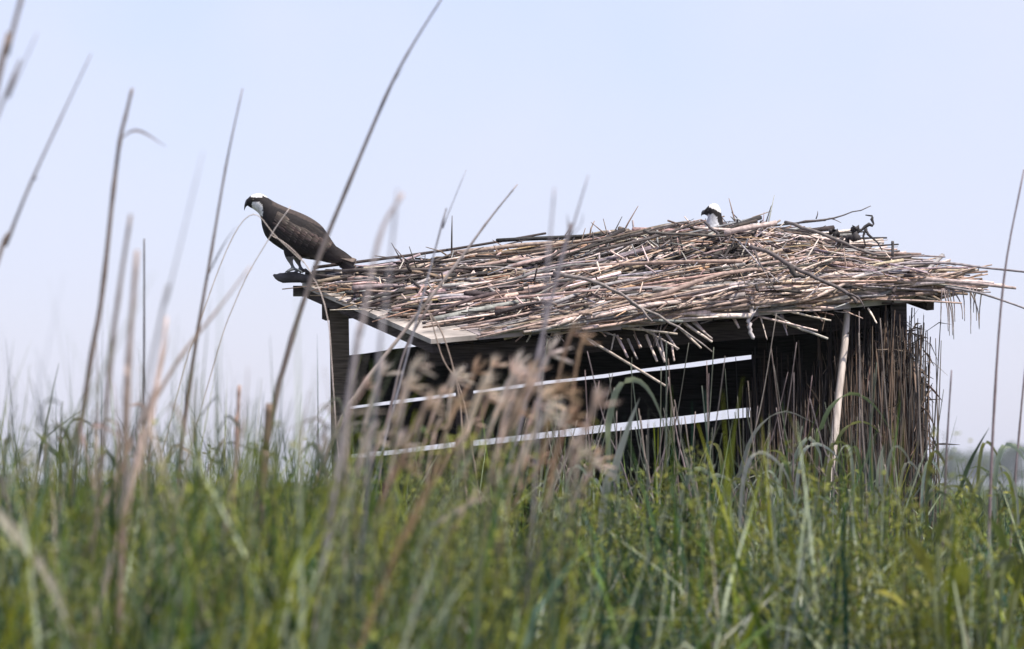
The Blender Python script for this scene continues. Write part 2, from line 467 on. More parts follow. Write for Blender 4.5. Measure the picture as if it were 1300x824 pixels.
# reeds poking out past the right end
for i in range(70):
    v = R.uniform(0.0, 0.75); a = roof(R.uniform(0.72, 0.95), v, 0.03 + R.random() * 0.07)
    b = roof(1.0 + R.random() ** 2 * 0.15, v + R.gauss(0, 0.08), R.uniform(-0.01, 0.08))
    P, rad = put_stick(a, b, R.uniform(0.004, 0.007), None); mass.tube([p - NO for p in P], rad, jit(R.choice([TAN, PALE, GREY])), 5)
tag(mass.build('stick_mass', M['stick'], nest), kind='stuff')

# individual sticks that stand out, given by their ends in the view (px, py, metres beyond)
def seen(pts, wpx, col, name='stick', taper=0.6, side=()):
    P = smooth_path([at(*p) for p in pts], max(5, len(pts) * 3))
    d = CAM_D + pts[0][2]; r = wpx / 2 / FPX * d; n = len(P)
    jw = 0.0003 if name in ('stub', 'rootlet', 'stick') else (0.006 if name == 'root' else 0.0028)
    mb = MB(); mb.tube([p + Vector((R.gauss(0, jw), 0, R.gauss(0, jw))) - NO for p in P], [r * (1 - taper * i / (n - 1)) * (R.uniform(0.9, 1.12) if name != 'root' else R.uniform(.35, 1.25)) for i in range(n)], col, 6)
    for s in side:
        q = [at(*p) - NO for p in s]; mb.tube(smooth_path(q, 5), [r * .55, r * .5, r * .4, r * .3, r * .2], col, 5)
    return mb.build(name, M['stick'], nest)
seen([(521, 346, -.1), (520, 332, -.1), (560, 331, -.1), (640, 326, -.05), (715, 313, 0)], 4.5, DARK, 'branch', side=([(521, 333, -.1), (516, 330, -.1), (513, 328, -.1)],))
seen([(435, 344, .2), (520, 343, .1), (600, 340, .05)], 6, (0.11, 0.09, 0.08), 'branch', .3)
seen([(703, 345, -.75), (760, 360, -.8), (800, 380, -.85), (830, 408, -.9)], 6, (0.20, 0.17, 0.155), 'branch')
seen([(800, 385, -.84), (850, 408, -.86), (905, 446, -.88)], 5, (0.30, 0.26, 0.23), 'branch')
seen([(952, 313, -.3), (975, 320, -.33), (995, 333, -.36), (1020, 345, -.4), (1048, 358, -.42), (1075, 372, -.42), (1088, 385, -.42)], 6.5, (0.12, 0.10, 0.095), 'branch', .35,
     side=([(958, 318, -.32), (965, 335, -.36), (984, 368, -.45)], [(1075, 372, -.42), (1090, 378, -.45), (1098, 392, -.46)]))
seen([(1002, 338, -.5), (1010, 350, -.5), (1022, 352, -.5)], 9, (0.07, 0.06, 0.055), 'branch', .5)
seen([(996, 282, .5), (1040, 295, .3), (1090, 315, .2), (1125, 325, .15)], 5, (0.22, 0.19, 0.17), 'branch', .4)
seen([(1010, 284, .5), (1060, 276, .5), (1104, 262, .5)], 3.2, (0.16, 0.14, 0.13), 'branch', .6, side=([(1036, 278, .5), (1038, 272, .5), (1038, 268, .5)], [(1052, 277, .5), (1060, 279, .5), (1068, 283, .5)]))
# knotted dark root at the rear right
seen([(1065, 308, .35), (1080, 297, .35), (1092, 292, .35), (1104, 287, .35), (1107, 277, .35), (1101, 274, .35)], 7, (0.05, 0.045, 0.045), 'root', .5,
     side=([(1085, 296, .35), (1081, 290, .36), (1083, 288, .36)], [(1098, 290, .35), (1104, 300, .33), (1112, 305, .3), (1120, 318, .28)], [(1100, 290, .35), (1096, 300, .34), (1099, 312, .33)]))
seen([(1074, 305, .34), (1082, 300, .34), (1090, 303, .34)], 14, (0.045, 0.04, 0.04), 'root', .3)
seen([(1080, 291, .35), (1086, 290, .35), (1091, 293, .35)], 11, (0.045, 0.04, 0.04), 'root', .3)
seen([(1054, 296, .4), (1060, 294, .4), (1065, 299, .4)], 10, (0.05, 0.045, 0.045), 'root', .3)
seen([(1133, 325, .1), (1133.5, 315, .1), (1133, 306, .1)], 4.5, (0.10, 0.09, 0.085), 'stick', .1)
seen([(760, 318, .1), (840, 298, .15), (885, 281, .2)], 5, (0.13, 0.11, 0.10), 'branch', .4)
seen([(818, 294, .15), (850, 296, .15), (925, 299, .2)], 5, (0.10, 0.09, 0.08), 'branch', .3)
seen([(800, 300, .15), (845, 288, .2), (878, 279, .2)], 3, (0.13, 0.11, 0.10), 'branch', .5)
seen([(690, 330, 0), (730, 312, .05), (775, 304, .1)], 5, (0.12, 0.10, 0.09), 'branch', .5, side=([(753, 308, .1), (753, 300, .1), (752, 294, .1)],))
seen([(895, 283, .25), (903, 290, .22), (915, 299, .2)], 4, (0.08, 0.07, 0.07), 'branch', .3)
seen([(920, 296, .1), (945, 290, .12), (985, 283, .2)], 9, (0.50, 0.40, 0.36), 'stick', .2)
seen([(1130, 328, .1), (1165, 325, .1), (1200, 326, .1)], 3, (0.30, 0.25, 0.24), 'stick', .3)
seen([(1120, 336, .05), (1200, 334, 0), (1250, 340, 0), (1320, 347, -.05)], 4.5, (0.28, 0.25, 0.25), 'stick', .4)
seen([(1190, 350, 0), (1220, 347, 0), (1243, 343, 0)], 3, (0.22, 0.19, 0.18), 'stick', .5, side=([(1241, 344, 0), (1243, 340, 0), (1243, 337, 0)],))
seen([(1130, 352, -.1), (1220, 358, -.1), (1290, 366, -.1)], 8, (0.55, 0.44, 0.40), 'stick', .5)
seen([(1140, 362, -.1), (1220, 357, -.1), (1262, 359, -.1)], 6, (0.60, 0.50, 0.46), 'stick', .4)
seen([(1200, 364, -.1), (1250, 374, -.12), (1330, 402, -.12)], 4, (0.30, 0.27, 0.27), 'stick', .4)
for k in range(13):                                   # rootlets and grass tips that dangle from the right end
    x = R.uniform(1195, 1250); l = R.uniform(20, 65); dx = R.uniform(-12, 22)
    seen([(x, 366, -.1), (x + dx * .5, 366 + l * .5, -.1), (x + dx * .6, 366 + l, -.1)], 2.2, jit((0.28, 0.23, 0.21)), 'rootlet', .6)
# stub ends that fan down under the eave, lit by the sun
def fringe(px, py, dx, dy, wpx, y, col): seen([(px, py, y), (px + dx * .5, py + dy * .5 + R.uniform(-.5, .5), y - .02), (px + dx, py + dy, y - .05)], wpx * .85, col, 'stub', .3)
for (px, py, dx, dy, wpx) in [(783, 426, 14, 28, 4.5), (797, 430, 12, 26, 4), (805, 425, 9, 16, 4), (820, 425, 14, 34, 5), (828, 420, 16, 40, 5), (838, 428, 6, 30, 4), (846, 424, 14, 20, 4),
        (735, 424, 110, 66, 5.5), (868, 410, 36, 24, 5), (878, 408, 26, 22, 4), (880, 405, 24, 28, 4), (860, 414, 30, 28, 4.5), (780, 424, -4, 20, 3.5), (852, 432, 4, 26, 4),
        (964, 402, 74, 18, 4), (985, 406, 66, 24, 5), (1000, 395, 55, 12, 4), (1010, 388, 50, 4, 6), (962, 396, 80, -2, 3), (980, 398, 40, 22, 3.5), (930, 402, 8, 14, 5),
        (812, 415, 50, 28, 4), (700, 425, 60, -12, 6), (790, 416, 70, 8, 5), (640, 430, 70, -18, 5.5)]:
    fringe(px, py, dx, dy, wpx, -0.80 + (px - 640) / 550 * 0.75, jit((0.58, 0.48, 0.42), 0.2))
for k in range(26):
    px = R.uniform(640, 1110); base = 429 - (px - 600) * 0.075
    an = R.uniform(0.1, 1.3); l = R.uniform(12, 34)
    fringe(px, base, math.cos(an) * l * R.choice([1, 1, -.6]), math.sin(an) * l, R.uniform(1.8, 3.2), -0.80 + (px - 640) / 550 * 0.75, jit(R.choice([TAN, PALE, GREY, BROWN]), 0.2))
# pale forked piece hanging before the opening
seen([(953, 377, -.42), (954, 392, -.44), (950, 408, -.46), (953, 420, -.46), (958, 431, -.46)], 6, (0.68, 0.62, 0.60), 'forked_stick', .2, side=([(951, 407, -.46), (957, 398, -.45), (963, 389, -.44)],))

# ------------------------------------------------------------------ dark log the osprey stands on
def log():
    base = at(440, 356, 0.30)
    o = empty('perch_log', base)
    pts = smooth_path([at(347, 350, .27), (at(357, 352, .27)), at(375, 353, .28), at(392, 353, .29), at(415, 352, .30), at(446, 350, .31)], 14)
    rad = [.004, .011, .018, .022, .024, .024, .021, .018, .017, .016, .015, .014, .012, .008]
    mb = MB(); mb.tube([p + Vector((0, 0, R.gauss(0, .002))) for p in local(o, pts)], rad, (0.075, 0.068, 0.068), 9)
    mb.tube(local(o, [at(380, 345, .27), at(388, 343, .27), at(394, 347, .27)]), [.008, .009, .004], (0.07, 0.06, 0.06), 6)
    mb.build('trunk', M['bark'], o)
    for (a, b, r) in (((395, 357), (470, 353), .009), ((400, 349), (455, 351), .007)):
        mb = MB(); mb.tube(local(o, smooth_path([at(a[0], a[1], .24), at((a[0] + b[0]) / 2, (a[1] + b[1]) / 2 + 1.5, .24), at(b[0], b[1], .25)], 6)), r, (0.085, 0.07, 0.065), 6)
        mb.build('limb', M['bark'], o)
    tag(o, 'dark weathered log jutting from the roof corner under the perched osprey', 'log')
log()

# ------------------------------------------------------------------ ospreys
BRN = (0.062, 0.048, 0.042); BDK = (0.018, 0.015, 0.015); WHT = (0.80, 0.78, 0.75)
def loft(mb, rings, k=0.8, n=20):
    """rings: (top(x,z), bottom(x,z), width factor)"""
    vs = []; fs = []
    for (a, b, wf) in rings:
        c = Vector(((a[0] + b[0]) / 2, 0, (a[1] + b[1]) / 2)); hv = Vector(((a[0] - b[0]) / 2, 0, (a[1] - b[1]) / 2))
        hw = hv.length * wf
        for i in range(n):
            an = 2 * math.pi * i / n
            vs.append(c + hv * math.cos(an) + Vector((0, 1, 0)) * hw * math.sin(an))
    for j in range(len(rings) - 1):
        for i in range(n):
            i2 = (i + 1) % n; fs.append((j * n + i, j * n + i2, (j + 1) * n + i2, (j + 1) * n + i))
    fs.append(tuple(reversed(range(n)))); fs.append(tuple(range((len(rings) - 1) * n, len(rings) * n)))
    mb.add(vs, fs, (1, 1, 1))

def dense_rings(rings, n):
    T = smooth_path([(r[0][0], 0, r[0][1]) for r in rings], n); B = smooth_path([(r[1][0], 0, r[1][1]) for r in rings], n)
    W = smooth_path([(r[2], 0, 0) for r in rings], n)
    return [((T[i].x, T[i].z), (B[i].x, B[i].z), W[i].x) for i in range(n)]

def body_mesh(mb, name, voxel, colfn):
    tmp = link('tmp', mb.mesh('tmp', M['feather']))
    md = tmp.modifiers.new('r', 'REMESH'); md.mode = 'VOXEL'; md.voxel_size = voxel
    ms = tmp.modifiers.new('s', 'SMOOTH'); ms.factor = 0.5; ms.iterations = 3
    dg = bpy.context.evaluated_depsgraph_get()
    me = bpy.data.meshes.new_from_object(tmp.evaluated_get(dg)); me.name = name
    bpy.data.objects.remove(tmp)
    for a in list(me.color_attributes): me.color_attributes.remove(a)
    a = me.color_attributes.new('Col', 'FLOAT_COLOR', 'POINT')
    arr = np.ones((len(me.vertices), 4), np.float32)
    for i, v in enumerate(me.vertices): arr[i, :3] = colfn(v.co)
    a.data.foreach_set('color', arr.ravel())
    me.polygons.foreach_set('use_smooth', [True] * len(me.polygons))
    me.materials.clear(); me.materials.append(M['feather'])
    return me

def eyeball(parent, p, r=0.0045):
    for s in (-1, 1):
        mb = MB(); n, m = 10, 6; vs = []; cs = []; fs = []
        for j in range(m + 1):
            for i in range(n):
                th = math.pi * j / m; ph = 2 * math.pi * i / n
                vs.append((p.x + r * math.sin(th) * math.cos(ph), s * (p.y + r * 0.6 * math.cos(th)), p.z + r * math.sin(th) * math.sin(ph)))
                cs.append((0.02, 0.02, 0.02) if j < 3 else (0.35, 0.22, 0.04))
        for j in range(m):
            for i in range(n):
                i2 = (i + 1) % n; fs.append((j * n + i, j * n + i2, (j + 1) * n + i2, (j + 1) * n + i))
        mb.add(vs, fs, cs); mb.build('eye', M['beak'], parent)

def perched():
    K = 0.734e-3 * 1.008                         # metres per study unit
    ox, oz = 430, 574                            # feet
    def q(x, z): return ((x - ox) * K, (oz - z) * K)
    raw = [((152, 158), (157, 192), .9), ((170, 138), (172, 203), .8), ((190, 127), (190, 212), .82), ((218, 121), (212, 228), .85), ((248, 127), (228, 246), .85), ((285, 152), (236, 272), .86),
           ((335, 180), (241, 312), .9), ((400, 208), (265, 375), .88), ((470, 235), (322, 424), .84), ((535, 268), (394, 466), .80), ((590, 310), (474, 496), .76),
           ((628, 364), (550, 508), .70), ((668, 422), (612, 516), .60), ((705, 458), (665, 530), .5), ((730, 480), (700, 540), .4)]
    rings = dense_rings([(q(*a), q(*b), c) for a, b, c in raw], 44)
    mb = MB(); loft(mb, rings)
    for s in (-1, 1):                            # thighs, shanks, toes
        yy = s * 0.042
        sx = 0.0 if s < 0 else 0.03
        hip = Vector((q(420, 440)[0] + sx, yy * .8, q(420, 440)[1])); kn = Vector((q(405, 500)[0] + sx, yy, q(405, 500)[1])); an_ = Vector((q(428, 560)[0] + sx, yy, q(428, 560)[1]))
        mb.tube(smooth_path([hip, kn, an_], 8), [.040, .038, .032, .022, .014, .009, .0075, .008], (1, 1, 1), 10)
        for ta in (-0.6, 0.0, 0.6, math.pi):
            f = Vector((-math.cos(ta), math.sin(ta) * .8, 0)) * 0.034
            mb.tube([an_, an_ + f * .5 + Vector((0, 0, -.004)), an_ + f + Vector((0, 0, -.012)), an_ + f * 1.25 + Vector((0, 0, -.024))], [.007, .0065, .005, .002], (1, 1, 1), 7)
    def colfn(p):
        x = p.x / K + ox; z = oz - p.z / K
        x += 4 * mnoise.noise((p.x * 90, p.y * 90, p.z * 90)); z += 4 * mnoise.noise((p.x * 80 + 5, p.y * 80, p.z * 80))
        if z < 146 and 180 < x < 272 and not (x > 240 and z > 128 + (x - 240) * .6): return WHT
        if 186 < x < 248 and 174 < z < 250 and z - 174 > (x - 225) * 0.9: return WHT
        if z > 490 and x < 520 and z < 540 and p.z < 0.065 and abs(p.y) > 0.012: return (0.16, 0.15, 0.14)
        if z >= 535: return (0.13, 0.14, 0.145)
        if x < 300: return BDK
        return BRN if z < 190 + (x - 300) * 0.45 else BDK  # underparts painted near-black for the shade on them; only the upper back is brown
    root = empty('perched_osprey', at(374, 345, 0.27))
    tag(root, 'dark brown osprey with white crown perched at the left roof corner, facing left', 'osprey')
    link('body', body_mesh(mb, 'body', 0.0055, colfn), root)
    # beak: hooked loft
    bk = MB()
    loft(bk, dense_rings([(q(170, 150), q(172, 190), .7), (q(155, 152), q(160, 192), .6), (q(146, 165), q(152, 196), .5), (q(140, 185), q(147, 202), .45), (q(138, 205), q(143, 212), .4), (q(139, 219), q(141, 220), .3)], 12), n=10)
    bk.c = [(0.03, 0.03, 0.035)] * len(bk.v); bk.build('beak', M['beak'], root)
    ex, ez = q(192, 160); eyeball(root, Vector((ex, 0.026, ez)))
    # folded wings and tail, layered feathers
    cen = [Vector(((a[0] + b[0]) / 2, 0, (a[1] + b[1]) / 2)) for a, b, c in rings]
    def surf(x, z):
        p = Vector((x, 0, z)); j = min(range(len(cen)), key=lambda i: (cen[i] - p).length)
        a, b, wf = rings[j]; hh = math.hypot(a[0] - b[0], a[1] - b[1]) / 2
        ax = Vector((a[0] - b[0], 0, a[1] - b[1])).normalized(); dd = abs((p - cen[j]).dot(ax))
        return hh * wf * math.sqrt(max(0.06, 1 - (dd / hh) ** 2)) if j < len(cen) - 1 else 0.012
    def feather(mb, x0, z0, x1, z1, wd, lift, s, col, tip):
        a = Vector((q(x0, z0)[0], 0, q(x0, z0)[1])); b = Vector((q(x1, z1)[0], 0, q(x1, z1)[1]))
        d = (b - a).normalized(); pr = Vector((-d.z, 0, d.x)); n = 6; wd *= K
        vs = []; fs = []; cs = []
        for i in range(n):
            t = i / (n - 1); c = a.lerp(b, t); ww = wd * (0.6 + 0.4 * math.sin(min(1, t * 1.6) * math.pi / 2)) * (1 if t < .8 else (0.82 if t < .95 else .35))
            for k in (-1, 0, 1):
                p = c + pr * ww * k * 0.5
                y = surf(p.x, p.z) + (lift + 0.004 * t) + (0.002 if k == 0 else 0)
                vs.append(Vector((p.x, s * y, p.z))); f = max(0, (t - .7) / .3)
                e = 0.0 if k == 0 else 0.25
                cs.append(tuple(col[j] * (1 - max(f, e)) + tip[j] * max(f, e) for j in range(3)))
        for i in range(n - 1):
            for k in (0, 1): fs.append((i * 3 + k, i * 3 + k + 1, i * 3 + k + 4, i * 3 + k + 3))
        mb.add(vs, fs, cs)
    rr = random.Random(5)
    for s in (-1, 1):
        wm = MB()
        for i in range(9):                      # primaries under the rest
            f = i / 8; feather(wm, 470 + 60 * f, 455 - 90 * f, 660 + 105 * f, 520 - 18 * f + rr.uniform(-6, 6), 34, 0.006 + 0.0008 * i, s, BDK, jit(BRN, .2, rr))
        for i in range(10):                     # secondaries
            f = i / 9; feather(wm, 400 + 110 * f, 420 - 120 * f, 560 + 90 * f, 500 - 92 * f + rr.uniform(-6, 6), 36, 0.009 + .0006 * i, s, jit(BDK, .2, rr), jit((0.12, 0.095, 0.08), .2, rr))
        for row in range(8):                    # coverts and scapulars
            for i in range(11):
                f = i / 10 + rr.uniform(-.04, .04)
                x0 = 285 + row * 34 + 50 * f; z0 = 385 - 125 * f + row * (9 + 8 * f) - 30 * (row == 0)
                z0 = max(z0, 205 + (x0 - 285) * 0.42)
                c = BRN if f > .72 else (tuple(0.45 * (BRN[j] + BDK[j]) for j in range(3)) if f > .45 else (0.026, 0.021, 0.02))  # lower feathers and tips darkened for shade, upper ones paler as if sunlit
                feather(wm, x0, z0, x0 + 70, z0 + 46, 21, 0.014 - .0006 * row + .0006 * i, s, jit(c, .25, rr), jit((0.16, 0.125, 0.108) if f > .72 else ((0.075, 0.058, 0.05) if f > .35 else (0.032, 0.026, 0.024)), .3, rr))
        wm.build('wing', M['feather'], root)
    tl = MB()
    for i in range(10):
        f = i / 9; sgn = (i % 2) * 2 - 1
        x0, z0 = q(660, 478 + 30 * f); x1, z1 = q(786 + 9 * math.sin(i * 2.1) - 14 * f, 512 + 96 * f)
        a = Vector((x0, (f - .5) * .03, z0)); b = Vector((x1, (f - .5) * .075, z1)); d = (b - a).normalized(); pr = Vector((0, .75, .66)); pr = (pr - d * pr.dot(d)).normalized()
        c = jit((0.17, 0.135, 0.115), .3, rr)
        tl.add([a - pr * .009, a + pr * .009, b.lerp(a, .12) - pr * .014, b.lerp(a, .12) + pr * .014, b - pr * .010, b + pr * .010], [(0, 1, 3, 2), (2, 3, 5, 4)], [BDK, BDK, c, c, BDK, BDK])
    tl.build('tail', M['feather'], root)
perched()

def nesting():
    K = 0.2755e-3 * 1.0
    ox, oz = 640, 900
    def q(x, z): return ((x - ox) * K, (oz - z) * K)
    raw = [((480, 262), (492, 318), .9), ((520, 225), (520, 332), .8), ((560, 185), (548, 342), .82), ((620, 150), (556, 362), .82), ((690, 150), (548, 385), .8), ((745, 215), (534, 402), .8),
           ((770, 300), (524, 435), .82), ((785, 390), (516, 480), .85), ((805, 470), (500, 540), .9), ((900, 540), (470, 650), .95), ((1080, 590), (530, 800), .95), ((1300, 650), (720, 890), .9),
           ((1450, 720), (950, 910), .8), ((1600, 800), (1250, 915), .6), ((1700, 850), (1500, 915), .5)]
    rings = dense_rings([(q(*a), q(*b), c) for a, b, c in raw], 48)
    mb = MB(); loft(mb, rings)
    def colfn(p):
        x = p.x / K + ox; z = oz - p.z / K
        x += 12 * mnoise.noise((p.x * 90, p.y * 90, p.z * 90)); z += 12 * mnoise.noise((p.x * 80 + 5, p.y * 80, p.z * 80))
        up = 205 + max(0, x - 560) * 0.42
        if x > 575 and z < up: return WHT
        if x < 600 and z < 325: return BDK
        lo = 300 + max(0, x - 600) * 0.75
        if x < 795 and z < 470 and z < lo: return BDK
        if x > 690 + (z - 380) * .35 and z > 380: return BDK if z < 520 else BRN
        if z > 700: return BRN if x > 800 else WHT
        return (0.50, 0.50, 0.51)  # white cheek and breast greyed, their shade put into the colour
    root = empty('nesting_osprey', at(905.5, 249.5 + 900 / 13, 0.80))
    tag(root, 'white-headed osprey sitting low in the nest, only its head and neck showing', 'osprey')
    link('body', body_mesh(mb, 'body', 0.0045, colfn), root)
    bk = MB()
    loft(bk, dense_rings([(q(500, 245), q(505, 320), .7), (q(470, 255), q(475, 325), .6), (q(452, 285), q(462, 330), .5), (q(446, 320), q(453, 342), .4), (q(448, 352), q(450, 354), .3)], 10), n=10)
    bk.c = [(0.03, 0.03, 0.035)] * len(bk.v); bk.build('beak', M['beak'], root)
    ex, ez = q(560, 262); eyeball(root, Vector((ex, 0.017, ez)), .004)
nesting()

# ------------------------------------------------------------------ tall reeds and single stems
def reed(pts, y, wpx, label, group=None, col=BROWN, col2=None, leaves=(), taper=0.75, name='reed', cat='reed', head=None, lean=0.0):
    d = CAM_D + y
    P = [at(px, py, y + lean * i) for i, (px, py) in enumerate(pts)]
    foot = P[0] + (P[0] - P[1]).normalized() * 0.01
    wpx *= .88
    sl = (P[0].x - P[1].x) / max(0.05, P[1].z - P[0].z)
    foot = Vector((P[0].x + max(-.9, min(.9, sl * P[0].z * 0.85)), y, 0.0))
    o = empty(name, foot); P = [foot] + P
    Q = smooth_path(local(o, P), 4 + 4 * len(pts)); n = len(Q); r = wpx / 2 / FPX * d
    mb = MB(); rad = []
    for i in range(n):
        t = i / (n - 1); k = 1 - taper * max(0, (t - .3) / .7)
        if i % 4 == 2: k *= 1.18
        rad.append(max(0.0008, r * k))
    mb.tube(Q, rad, col, 6, col2); mb.build('stem', M['reed'], o)
    for lf in leaves:
        lp, lw = lf[0], lf[1]; lc = lf[2] if len(lf) > 2 else (col2 or col)
        L = smooth_path(local(o, [at(a, b, y - 0.01 - .02 * i) for i, (a, b) in enumerate(lp)]), 8)
        ww = lw / FPX * d; mb = MB(); mb.ribbon(L, [ww * (0.6 + .4 * min(1, i / 2)) * max(.05, 1 - (i / 7) ** 2) for i in range(8)], lc, side=(.5, .3, .8)); mb.build('leaf', M['dry'], o)
    if head:
        hp, hw, hc = head
        L = smooth_path(local(o, [at(a, b, y) for a, b in hp]), 14); mb = plume_mesh(L, hw / FPX * d, hc); mb.build('seed_head', M['dry'], o)
    tag(o, label, cat, group, 'thing')
    return o

def plume_mesh(L, wd, col):
    mb = MB(); n = len(L); mb.tube(L, [0.0016] * n, col, 4)
    for i in range(n * 12):
        t = R.random(); k = min(n - 2, int(t * (n - 1))); p = L[k].lerp(L[k + 1], t * (n - 1) - k)
        tg = (L[k + 1] - L[k]).normalized(); env = math.sin(math.pi * min(1, .12 + t * .88)) ** .6
        out = Vector((R.gauss(0, 1), R.gauss(0, 1), R.gauss(0, 1))); out = (out - tg * out.dot(tg)).normalized()
        e = p + tg * wd * R.uniform(.9, 1.9) + out * wd * .26 * env
        sd = tg.cross(out) * wd * .07
        mb.add([p - sd, p + sd, e], [(0, 1, 2)], jit(col, .2))
    return mb

GB = (0.19, 0.145, 0.12)      # grey-brown stem
reed([(335, 585), (362, 460), (400, 340), (440, 240), (490, 122), (521, 62), (566, -10)], -9.0, 9, 'tall thick reed slanting up across the roof corner to the top edge', col=GB, col2=(0.2, .18, .18), leaves=(([(490, 122), (503, 100), (512, 86)], 6),))
reed([(100, 560), (128, 385), (143, 250), (152, 180), (160, 145), (168, 112)], -10.5, 8, 'tall upright reed with a feathered tip left of the perched osprey', col=GB, taper=.45, leaves=(([(152, 178), (175, 166), (212, 187)], 5),))
reed([(228, 590), (248, 440), (268, 322), (288, 205), (308, 112)], -8.5, 6.5, 'slim reed with fine split tip rising just left of the perched osprey', col=GB, leaves=(([(262, 355), (285, 310), (302, 284)], 6), ([(288, 205), (292, 190), (294, 172)], 5)))
reed([(-25, 400), (8, 310), (38, 235), (78, 148), (116, 68)], -11, 6, 'long reed leaning right in from the left edge, bent at its joint', col=GB, leaves=(([(38, 233), (44, 228), (48, 226)], 7),))
reed([(-20, 180), (8, 70), (32, -20)], -13, 9, 'dark blurred reed cutting the top left corner', col=GB, taper=.3)
reed([(-25, 200), (10, 125), (48, 40)], -13, 5, 'faint blurred reed beside the top left corner', col=(0.25, .22, .22))
reed([(132, 545), (150, 380), (166, 272)], -12.5, 8, 'blurred brown reed spike second to the right of the feathered reed', col=GB, taper=.35)
reed([(182, 560), (183, 420), (183, 303)], -6.5, 4, 'thin dark vertical reed among the left reed group', col=(0.11, .1, .1), taper=.4)
reed([(158, 590), (163, 460), (174, 318)], -13, 11, 'broad blurred brown reed at the middle of the left reed group', col=(0.24, .17, .13), taper=.4)
reed([(190, 470), (212, 380), (258, 192)], -13.5, 5, 'very faint blurred stem behind the left reed group', col=(0.3, .28, .28))
reed([(150, 600), (182, 535), (228, 455), (275, 395), (318, 338)], -11.5, 8, 'tan slanting dead stem leaning right below the perched osprey', col=(0.45, .33, .25), leaves=(([(180, 540), (200, 490), (215, 425)], 14, (.62, .48, .4)),))
reed([(160, 640), (185, 560), (200, 480), (212, 402)], -12.5, 13, 'pinkish blurred dead leaf standing in the left reed group', col=(0.62, .46, .38), taper=.7)
reed([(299, 600), (301, 540), (304, 489)], -9.0, 6, 'short broken reed stub standing alone left of the thick slanting reed', col=(0.34, .22, .17), taper=.1)
reed([(332, 640), (337, 570), (342, 512)], -9.5, 12, 'dark brown snapped reed stump at the foot of the thick slanting reed', col=(0.16, .11, .08), taper=.1)
reed([(410, 590), (452, 502), (520, 412), (582, 332), (620, 280), (657, 234)], -5.0, 7, 'tan reed crossing before the bare front corner of the roof', col=(0.46, .35, .27), col2=(.3, .27, .27), leaves=(([(520, 412), (545, 378), (556, 346)], 8, (.5, .4, .33)),), taper=.7)
reed([(482, 600), (500, 500), (516, 440), (548, 382)], -5.0, 5, 'grey reed crossing the tan one below the roof corner', col=(0.24, .2, .19), taper=.3)
reed([(545, 345), (562, 290), (592, 215)], -6.5, 3.2, 'hair-thin stem rising above the left of the nest', col=(0.26, .25, .27))
reed([(475, 520), (488, 400), (505, 240)], -13.5, 6, 'faint blurred stem above the roof right of the perched osprey', col=(.28, .26, .27), taper=.4)
reed([(440, 520), (458, 420), (482, 300), (512, 245)], -13.0, 9, 'wide blurred reed with pale tip just right of the osprey tail', col=(.26, .24, .25), col2=(.5, .4, .36), taper=.4)
reed([(690, 420), (697, 320), (704, 238)], -12, 5, 'upright blurred reed above the middle of the nest', col=(.25, .22, .23), taper=.5)
reed([(700, 380), (722, 305), (747, 222)], -10.0, 6.5, 'forked blurred twig above the middle of the nest', col=(.24, .21, .22), leaves=(([(724, 300), (722, 285), (720, 270)], 4), ([(726, 300), (738, 285), (741, 268)], 4)))
reed([(1254, 720), (1262, 520), (1275, 350), (1300, 215)], -5.5, 5, 'tall single reed curving up at the right edge', col=(.20, .15, .15), taper=.55)
reed([(1199, 640), (1203, 550), (1208, 470)], -4.5, 4, 'thin reed spike between the blind and the right-edge reed', col=(.17, .14, .15), taper=.4)
reed([(1285, 660), (1293, 560), (1303, 455), (1320, 330)], -4.5, 4, 'slender reed at the extreme right edge', col=(.20, .16, .16), taper=.4)
reed([(1195, 720), (1216, 630), (1228, 600)], -4.5, 5, 'broad green pointed reed leaf beside the blind on the right', col=(.07, .1, .05), leaves=(([(1216, 640), (1232, 592), (1246, 562), (1256, 543)], 15, (.06, .09, .045)),), cat='reed', name='green_reed')
# fine dry grasses arching in front of the perched osprey
reed([(215, 540), (250, 420), (292, 308), (322, 272), (350, 300), (386, 334)], -4.2, 1.9, 'fine arched dry grass over the perched osprey breast', col=(.62, .54, .47), taper=.4, name='dry_grass_stalk', cat='dry grass')
reed([(255, 520), (300, 380), (342, 302), (369, 262)], -4.2, 1.9, 'fine straight dry grass crossing the perched osprey neck', col=(.52, .46, .42), taper=.3, name='dry_grass_stalk', cat='dry grass')
reed([(425, 520), (415, 400), (392, 342), (366, 312), (343, 298)], -4.2, 1.8, 'fine dry grass leaning left over the perched osprey shoulder', col=(.6, .5, .44), taper=.4, name='dry_grass_stalk', cat='dry grass')
for (pp, lb) in (([(590, 600), (582, 500), (560, 420), (528, 378)], 'thin curved dry stem under the bare roof corner, bowed left'), ([(604, 600), (585, 498), (562, 455), (546, 400)], 'thin kinked dry stem under the bare roof corner, nearer the blind')):
    reed(pp, -4.0, 3, lb, col=(.33, .25, .2), taper=.4, name='dry_grass_stalk', cat='dry grass')

